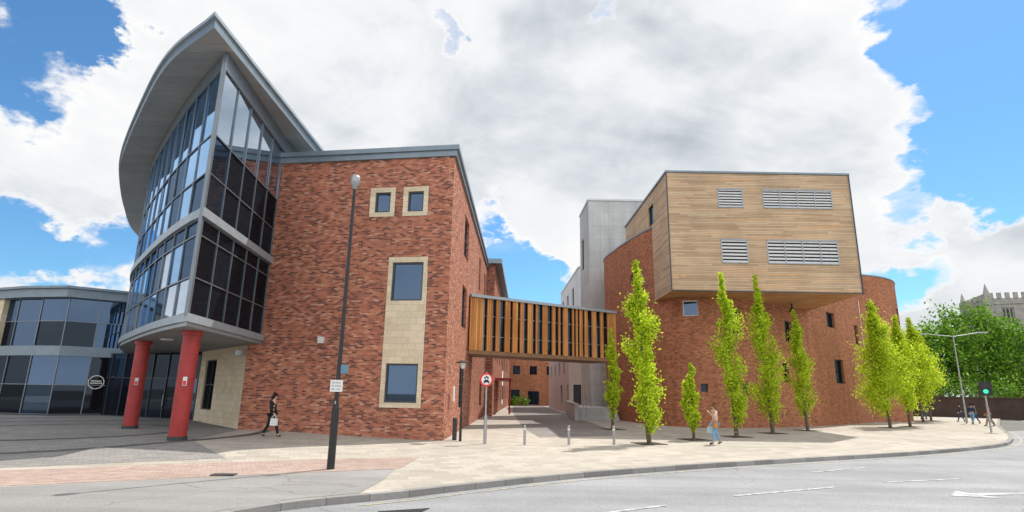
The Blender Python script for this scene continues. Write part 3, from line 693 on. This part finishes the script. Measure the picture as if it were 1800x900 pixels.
# ------------------------------------------------------------------ right background
def gable(name,label,x,y,wd,dp_,h,rh,rz,mat='brick2'):
    H_=empty(name,label,'house',loc=(x,y,0),rz=rz)
    p=Path([(-wd/2,dp_/2),(-wd/2,-dp_/2),(wd/2,-dp_/2),(wd/2,dp_/2),(-wd/2,dp_/2)])
    oo=[(dp_+u,dp_+u+1.1,z,z+1.4) for u in lin(1.5,wd-2.6,max(1,int(wd/3.5))) for z in (1,3.8) if z+1.6<h]
    wall('brick_wall',p,-.1,h,oo,mat,H_)
    for o in oo: window(p,o,H_,.12,'dmull','dglass',1,1)
    m=MB(); a=wd/2+.3;b=dp_/2+.3
    m.face([(-a,-b,h),(a,-b,h),(a,0,h+rh),(-a,0,h+rh)]);m.face([(a,b,h),(-a,b,h),(-a,0,h+rh),(a,0,h+rh)]);m.face([(-a,b,h),(-a,-b,h),(-a,0,h+rh)]);m.face([(a,-b,h),(a,b,h),(a,0,h+rh)])
    m.obj('roof','slate',H_)
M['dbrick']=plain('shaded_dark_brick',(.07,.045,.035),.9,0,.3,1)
gable('brick_house','brown brick house with slate roof beyond the trees',92,95,16,9,7.5,3.2,-.7)
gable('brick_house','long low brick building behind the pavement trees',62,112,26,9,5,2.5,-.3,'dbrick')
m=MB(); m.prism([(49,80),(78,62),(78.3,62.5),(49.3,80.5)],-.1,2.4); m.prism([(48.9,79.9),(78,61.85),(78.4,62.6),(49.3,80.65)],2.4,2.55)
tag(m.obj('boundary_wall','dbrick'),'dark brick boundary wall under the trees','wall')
hd_=empty('hedge','dark green hedge behind the boundary wall','hedge',loc=(64,73,0))
rg=random.Random(5); cl=[]
for i in range(70):
    f=rg.uniform(-1,1); cl.append((f*15,-f*9.4+rg.uniform(-.6,.6),rg.uniform(1.5,4.2),1.6))
vs,n=leaves(cl,90,.4,.2,55); leafmesh('foliage',vs,n,'leafd',hd_)
C=empty('cathedral_tower','distant pale limestone gothic tower with pinnacles','tower',loc=(222,250,-3),rz=-.35)
cp=Path([(-13,13),(-13,-13),(13,-13),(13,13),(-13,13)])
oo=[(u,u+4.2,27,44) for s in (0,26,52) for u in (s+4.5,s+17.3)]
wall('stone_wall',cp,0,48,oo,'limestone',C,.9)
for o in oo: window(cp,o,C,.8,'limestone','dgrey',2,1,.5)
m=MB()
for i in range(4):
    A=cp.p[i]; Bq=cp.p[i+1]
    for j in range(9):
        q=A.lerp(Bq,(j+.5)/9); m.box((q.x,q.y,49.2),(1.5 if i%2 else .8,.8 if i%2 else 1.5,2.4))
for x in (-13,13):
    for y in (-13,13):
        m.box((x,y,25),(2.6,2.6,50)); m.box((x,y,52.2),(1.8,1.8,4.5),0,0,1,.1)
for z in (26,45.5): m.prism([(-13.4,-13.4),(13.4,-13.4),(13.4,13.4),(-13.4,13.4)],z,z+.8)
m.obj('battlements','limestone',C)
# ------------------------------------------------------------------ street furniture
def tri_text(txt,size,mat,parent,loc,rot):
    cu=bpy.data.curves.new('lettering','FONT'); cu.body=txt; cu.size=size; cu.align_x='CENTER'; cu.align_y='CENTER'
    o=bpy.data.objects.new('tmp',cu); COL.objects.link(o); bpy.context.view_layer.update()
    me=bpy.data.meshes.new_from_object(o.evaluated_get(bpy.context.evaluated_depsgraph_get())); bpy.data.objects.remove(o)
    me.materials.clear(); me.materials.append(M[mat]); q=bpy.data.objects.new('lettering',me); COL.objects.link(q); q.parent=parent; q.location=loc; q.rotation_euler=rot; return q
L=empty('street_lamp','tall black street lamp with grey cylindrical head and small signs','street lamp',loc=(-4.8,16.3,0))
m=MB(); m.cyl((0,0,0),(0,0,1.6),.105,.10,16); m.cyl((0,0,1.6),(0,0,1.75),.10,.062,16); m.cyl((0,0,1.75),(0,0,8.05),.062,.045,14); m.obj('post','black',L)
m=MB(); m.lathe((0,0,8.0),[(.0,0),(.07,0),(.09,.12),(.13,.17),(.14,.36),(.12,.42),(.06,.46),(0,.46)]); m.obj('lamp_head','steel',L,True)
m=MB(); m.box((.0,-.12,2.2),(.34,.012,.32)); sg=m.obj('sign_plate','white',L)
for i,s in enumerate(('Bus Stand','No waiting','8am - 6pm')): tri_text(s,.058,'black',sg,(0,-.130,2.285-.085*i),(math.pi/2,0,0))
m=MB(); m.box((.15,-.0,2.66),(.20,.05,.24)); m.obj('flag_sign','signblue',L)
m=MB(); m.box((0,-.085,1.75),(.1,.02,.14)); q=m.obj('number_plate','black',L); tri_text('3',.11,'white',q,(0,-.098,1.75),(math.pi/2,0,0))
L=empty('pedestrian_lamp','slim black pedestrian lamp with flat disc hood by brick corner','lamp',loc=(-2.12,26.0,0))
m=MB(); m.cyl((0,0,0),(0,0,1.1),.06,.055,12); m.cyl((0,0,1.1),(0,0,3.1),.038,.03,12); m.obj('post','black',L)
m=MB(); m.lathe((0,0,3.1),[(.03,0),(.10,.05),(.14,.28)]); m.obj('lamp_glass','louvre',L,True)
m=MB(); m.lathe((0,0,3.38),[(.0,.09),(.12,.07),(.34,.01),(.34,-.02),(.0,-.02)]); m.obj('lamp_hood','black',L)
m=MB(); m.cyl((-2.42,26.5,0),(-2.42,26.5,.9),.10,.10,16); m.cyl((-2.42,26.5,.9),(-2.42,26.5,.97),.12,.08,16); m.box((-2.42,26.39,.74),(.13,.03,.08))
tag(m.obj('litter_bin','dgrey'),'small dark cylindrical litter bin by the wall','bin')
L=empty('road_sign','round red bordered no motor vehicles sign on grey post','sign',loc=(-1.0,25.0,0))
m=MB(); m.cyl((0,0,0),(0,0,2.95),.038,.038,12); m.cyl((0,0,0),(0,0,1.15),.07,.07,14); m.obj('post','steel',L)
m=MB(); m.cyl((0,-.045,2.62),(0,-.06,2.62),.29,.29,32); d_=m.obj('sign_disc','signred',L)
m=MB(); m.cyl((0,-.06,2.62),(0,-.066,2.62),.215,.215,32); m.obj('sign_face','white',d_)
m=MB()
m.box((0,-.07,2.54),(.24,.006,.07)); m.box((0,-.07,2.60),(.17,.006,.055),0,0,1,.8); m.box((-.09,-.07,2.49),(.045,.006,.05)); m.box((.09,-.07,2.49),(.045,.006,.05))
m.cyl((-.07,-.068,2.69),(-.07,-.072,2.69),.036,.036,14); m.cyl((.07,-.068,2.69),(.07,-.072,2.69),.036,.036,14); m.beam((-.07,-.071,2.69),(.06,-.071,2.735),.005,.03,up=(0,0,1)); m.beam((-.01,-.071,2.72),(-.02,-.071,2.79),.005,.035,up=(1,0,0)); m.beam((.0,-.071,2.77),(.06,-.071,2.74),.005,.015)
m.obj('vehicle_symbols','black',d_)
def bollard(x,y):
    o=empty('bollard','slim grey steel bollard on the paving','bollard','bollards across the passage mouth',loc=(x,y,0))
    m=MB(); m.cyl((0,0,0),(0,0,.74),.055,.055,14); m.lathe((0,0,.74),[(.055,0),(.05,.03),(.0,.05)]); m.obj('post','steel',o)
    m=MB(); m.cyl((0,0,.60),(0,0,.66),.058,.058,14); m.obj('reflective_band','white',o)
for x,y in ((.66,24.8),(2.53,25.1),(4.5,25.5)): bollard(x,y)
m=MB(); m.box((-7.0,14.9,.02),(.55,.3,.02),.1); o=m.obj('drain_cover','dgrey'); tag(o,'dark iron drain cover in the asphalt','drain')
m=MB()
for i in range(5): m.box((-2.1+i*.03,11.3+i*.11,-.119),(1.0,.035,.008),.4)
o=m.obj('manhole_cover','dgrey'); tag(o,'iron grated manhole cover set in the road','manhole')
L=empty('street_lamp','grey street lamp with two outstretched lamp arms','street lamp',loc=(43.6,56.2,0))
m=MB(); m.cyl((0,0,0),(0,0,8.3),.09,.055,12); m.obj('post','steel',L)
for s in (-1,1):
    m=MB(); m.cyl((0,0,8.2),(1.7*s,-.9*s,8.5),.04,.035,8); m.box((2.05*s,-1.1*s,8.53),(.8,.26,.12),-.5); m.obj('lamp_arm','steel',L)
L=empty('traffic_light','pedestrian traffic signal with green light on grey post','traffic light',loc=(33.4,41.0,0))
m=MB(); m.cyl((0,0,0),(0,0,3.3),.06,.06,12); m.obj('post','steel',L)
m=MB(); m.box((0,-.12,2.95),(.72,.2,.95),-.7); hd=m.obj('signal_head','black',L)
mg,nt=nmat('green_lamp'); tt=NT(nt); e_=tt.n('ShaderNodeEmission'); e_.inputs[0].default_value=(.05,1,.45,1); e_.inputs[1].default_value=1.6; oo_=tt.n('ShaderNodeOutputMaterial'); tt.l(e_.outputs[0],oo_.inputs[0])
n_=V((-math.sin(.7),-math.cos(.7),0)); c_=V((0,-.12,0))+n_*.11
m=MB(); m.cyl(c_+V((0,0,2.74)),c_+n_*.02+V((0,0,2.74)),.14,.14,18); m.obj('green_lamp',mg,hd)
m=MB(); m.cyl(c_+V((0,0,3.14)),c_+n_*.02+V((0,0,3.14)),.14,.14,18); m.obj('red_lamp','dgrey',hd)
# ------------------------------------------------------------------ people
def fixmat(name,c,r=.8): M[name]=plain(name,c,r,0,.15,12,.2); return name
fixmat('skin',(.55,.34,.25),.6); fixmat('hair_dark',(.03,.02,.015)); fixmat('hair_brown',(.16,.08,.04)); fixmat('coat_black',(.02,.02,.024)); fixmat('tights',(.02,.02,.022))
fixmat('top_cream',(.66,.47,.39)); fixmat('jeans',(.17,.34,.52)); fixmat('navy',(.03,.04,.08)); fixmat('greyc',(.12,.12,.13)); fixmat('redc',(.4,.06,.05)); fixmat('orangec',(.5,.2,.06)); fixmat('bagw',(.70,.70,.69)); fixmat('bagt',(.50,.66,.66)); fixmat('denimd',(.05,.07,.13)); fixmat('shoe',(.05,.04,.04)); fixmat('khaki',(.3,.25,.17))
def skin(name,nodes,edges,root,mat,parent,sub=1,extra=None):
    bm=bmesh.new(); lay=bm.verts.layers.skin.verify(); vs={}
    for k_,(c,r) in nodes.items():
        v=bm.verts.new(c); rr=(r,r) if not isinstance(r,tuple) else r; v[lay].radius=rr; v[lay].use_root=(k_==root); vs[k_]=v
    for a_,b_ in edges: bm.edges.new((vs[a_],vs[b_]))
    me=bpy.data.meshes.new('tmp'); bm.to_mesh(me); bm.free(); o=bpy.data.objects.new('tmp',me); COL.objects.link(o)
    s=o.modifiers.new('s','SKIN'); s.use_smooth_shade=True; o.modifiers.new('u','SUBSURF').levels=sub
    bpy.context.view_layer.update(); r=bpy.data.meshes.new_from_object(o.evaluated_get(bpy.context.evaluated_depsgraph_get())); bpy.data.objects.remove(o)
    r.materials.clear(); r.materials.append(M[mat])
    if extra:
        r.materials.append(M['hair_dark']); bm=bmesh.new(); bm.from_mesh(r)
        for c,rad in extra:
            q=bmesh.ops.create_icosphere(bm,subdivisions=1,radius=rad,matrix=Matrix.Translation(c))
            for v in q['verts']:
                for f in v.link_faces: f.material_index=1
        bm.to_mesh(r); bm.free()
    r.name=name; q=bpy.data.objects.new(name,r); COL.objects.link(q); q.parent=parent; return q
def person(loc,heading,h,label,top,legs,hair,stride=.28,longhair=False,coat=False,la=None,ra=None,group=None,bare=False,detail=True):
    P=empty('person',label,'person',group,loc=(loc[0],loc[1],gz(loc[0],loc[1])),rz=heading); k=h/1.7
    P.scale=(k,k,k); st=stride
    N={'pel':((0,0,.94),(.15,.11)),'sp':((0,0,1.12),(.125,.10)),'ch':((.01,0,1.33),(.155,.105)),'nk':((.01,0,1.475),.052),'hb':((.03,0,1.54),.062),'hd':((.03,0,1.62),(.078,.092)),'ht':((.015,0,1.685),.06),'nose':((.125,0,1.60),.014),
       'lsh':((0,.165,1.405),.055),'rsh':((0,-.165,1.405),.055),'lhp':((0,.085,.88),.09),'rhp':((0,-.085,.88),.09),
       'lkn':((st*.55,.085,.49),.058),'lan':((st*.95,.085,.09),.038),'ltoe':((st*.95+.15,.09,.045),.032),'lhe':((st*.95-.03,.085,.045),.035),
       'rkn':((-st*.25,-.085,.50),.058),'ran':((-st*1.0,-.085,.13),.038),'rtoe':((-st*1.0+.12,-.09,.04),.032),'rhe':((-st*1.0-.05,-.085,.10),.035)}
    la=la or [(-.06,.23,1.14),(.06,.24,.92)]; ra=ra or [(.03,-.23,1.14),(.18,-.22,.95)]
    E=[('pel','sp'),('sp','ch'),('ch','nk'),('nk','hb'),('hb','hd'),('hd','ht'),('hd','nose'),('ch','lsh'),('ch','rsh'),('pel','lhp'),('pel','rhp'),('lhp','lkn'),('lkn','lan'),('lan','ltoe'),('lan','lhe'),('rhp','rkn'),('rkn','ran'),('ran','rtoe'),('ran','rhe')]
    hands={}
    for s,(el,wr) in (('l',la),('r',ra)):
        N[s+'el']=(el,.04); N[s+'wr']=(wr,.027); d=(V(wr)-V(el)).normalized(); hp=V(wr)+d*.07; N[s+'pa']=(tuple(hp),(.036,.02)); hands[s]=hp
        E+=[(s+'sh',s+'el'),(s+'el',s+'wr'),(s+'wr',s+'pa')]
        sd=V((1,0,0)); sd=(sd-d*sd.dot(d)).normalized(); cu_=d.cross(sd)
        for i,(o_,ln) in enumerate(((-.03,.055),(-.01,.068),(.01,.064),(.03,.05))):
            b0=hp+d*.02+sd*o_; m1=b0+d*ln*.6; tpp=m1+d*ln*.35+cu_*.02; N[f'{s}f{i}']=(tuple(m1),.009); N[f'{s}g{i}']=(tuple(tpp),.008); E+=[(s+'pa',f'{s}f{i}'),(f'{s}f{i}',f'{s}g{i}')]
        tb_=hp+sd*.045; N[s+'th']=(tuple(tb_+d*.01),.011); N[s+'tt']=(tuple(tb_+sd*.01+d*.045),.009); E+=[(s+'pa',s+'th'),(s+'th',s+'tt')]
    body=skin('body',N,E,'pel','skin',P,1,[((.112,.03,1.625),.011),((.112,-.03,1.625),.011),((.108,0,1.565),.010)])
    def sub(keys,g,gl=None):
        n={}
        for q in keys:
            r=N[q][1]; r=r if isinstance(r,tuple) else (r,r); n[q]=(N[q][0],tuple(x+g for x in r))
        return n,[e for e in E if e[0] in n and e[1] in n]
    keys=['pel','sp','ch','lsh','rsh','lel','rel'] + ([] if bare else ['lwr','rwr'])
    n,e=sub(keys,.018)
    if coat:
        n['hem']=((.0,0,.70),(.20,.17)); n['pel']=((0,0,.94),(.175,.14)); n['hem2']=((0,0,.56),(.215,.18)); e+=[('pel','hem'),('hem','hem2')]
    skin('coat' if coat else 'top',n,e,'ch',top,P)
    n,e=sub(['pel','lhp','rhp','lkn','rkn','lan','ran'],.014); n['pel']=(N['pel'][0],(.158,.118)); skin('trousers',n,e,'pel',legs,P)
    for s in 'lr':
        n,e=sub([s+'an',s+'toe',s+'he'],.013); n[s+'an']=(N[s+'an'][0],.045); skin('shoe',n,e,s+'an','shoe',P)
    hn={'a':((-.005,0,1.60),(.088,.085)),'b':((.0,0,1.67),(.088,.088)),'c':((.035,0,1.715),.055)}; he=[('a','b'),('b','c')]
    if longhair: hn['d']=((-.06,0,1.50),(.07,.08)); hn['e']=((-.085,0,1.36),.05); he+=[('a','d'),('d','e')]
    skin('hair',hn,he,'b',hair,P)
    return P,hands,k
def bag(name,label,loc,rz,mat,w_=.34,h_=.30):
    o=empty(name,label,'bag',loc=loc,rz=rz)
    m=MB(); m.box((0,0,-.12-h_/2),(w_,.12,h_),0,0,1,.88); m.obj('bag_body',mat,o)
    m=MB(); N_=8
    for s in (-.04,.04):
        for i in range(N_):
            a0=math.pi*i/N_;a1=math.pi*(i+1)/N_; m.cyl((math.cos(a0)*.09,s,-.13+math.sin(a0)*.13),(math.cos(a1)*.09,s,-.13+math.sin(a1)*.13),.008,n=6)
    m.obj('bag_handle',mat,o)
def wpos(loc,heading,k,p):
    c,s=math.cos(heading),math.sin(heading); return (loc[0]+k*(p[0]*c-p[1]*s),loc[1]+k*(p[0]*s+p[1]*c),gz(loc[0],loc[1])+k*p[2])
loc=(-9.65,24.1); P_,hd_,k_2=person(loc,-.15,1.68,'woman with dark hair in black coat and tights, walking','coat_black','tights','hair_dark',.30,True,True)
bag('shopping_bag','white shopping bag held in a hand',wpos(loc,-.15,k_2,(hd_['r'].x+.0,hd_['r'].y,hd_['r'].z-.02)),-.15,'bagw',.28,.28)
loc=(9.2,26.4); hdg=math.pi+.15
P_,hd_,k_2=person(loc,hdg,1.72,'woman in peach top and light blue jeans raising a hand','top_cream','jeans','hair_brown',.24,True,False,la=[(.14,.24,1.18),(.30,.12,1.36)],ra=[(-.08,-.25,1.15),(.04,-.27,.94)],bare=True)
bag('handbag','pale turquoise handbag carried at the side',wpos(loc,hdg,k_2,(hd_['r'].x,hd_['r'].y,hd_['r'].z-.02)),hdg,'bagt',.32,.26)
bag('handbag','small orange shoulder bag at the hip',wpos(loc,hdg,k_2,(.1,.2,1.05)),hdg,'orangec',.2,.2)
g='pedestrians walking along the far pavement'
for lc,hd0,hh,tp2,lg,hr,lbb in (((45.1,58.8),2.3,1.75,'navy','denimd','hair_dark','person in navy jacket and dark jeans, walking'),((42.3,53.8),.6,1.78,'navy','jeans','hair_dark','person in dark blue jacket and pale jeans walking'),((43.4,54.8),2.4,1.78,'greyc','denimd','hair_dark','person in charcoal coat walking on the pavement'),((40.4,49.6),2.5,1.82,'redc','khaki','hair_brown','person in red top and light trousers, walking'),((41.6,51.0),2.3,1.78,'greyc','navy','hair_dark','person in grey top and navy trousers'),((45.4,64.5),1.8,1.72,'coat_black','denimd','hair_dark','person in black jacket near the trees'),((46.6,65.5),1.8,1.7,'navy','greyc','hair_dark','person in navy top near the trees')):
    person(lc,hd0,hh,lbb,tp2,lg,hr,.26,False,False,group=g)
S_=empty('shrub','low dark green shrub at the end of the passage','shrub',loc=(1.6,97,0))
vs,n=leaves([(random.uniform(-1.6,1.6),random.uniform(-.5,.5),random.uniform(.2,1.0),.8) for _ in range(16)],60,.4,.14,77); leafmesh('foliage',vs,n,'leafd',S_)
m=MB(); m.cyl((0,0,0),(0,0,.6),.05,.03,6); m.obj('stem','bark',S_)
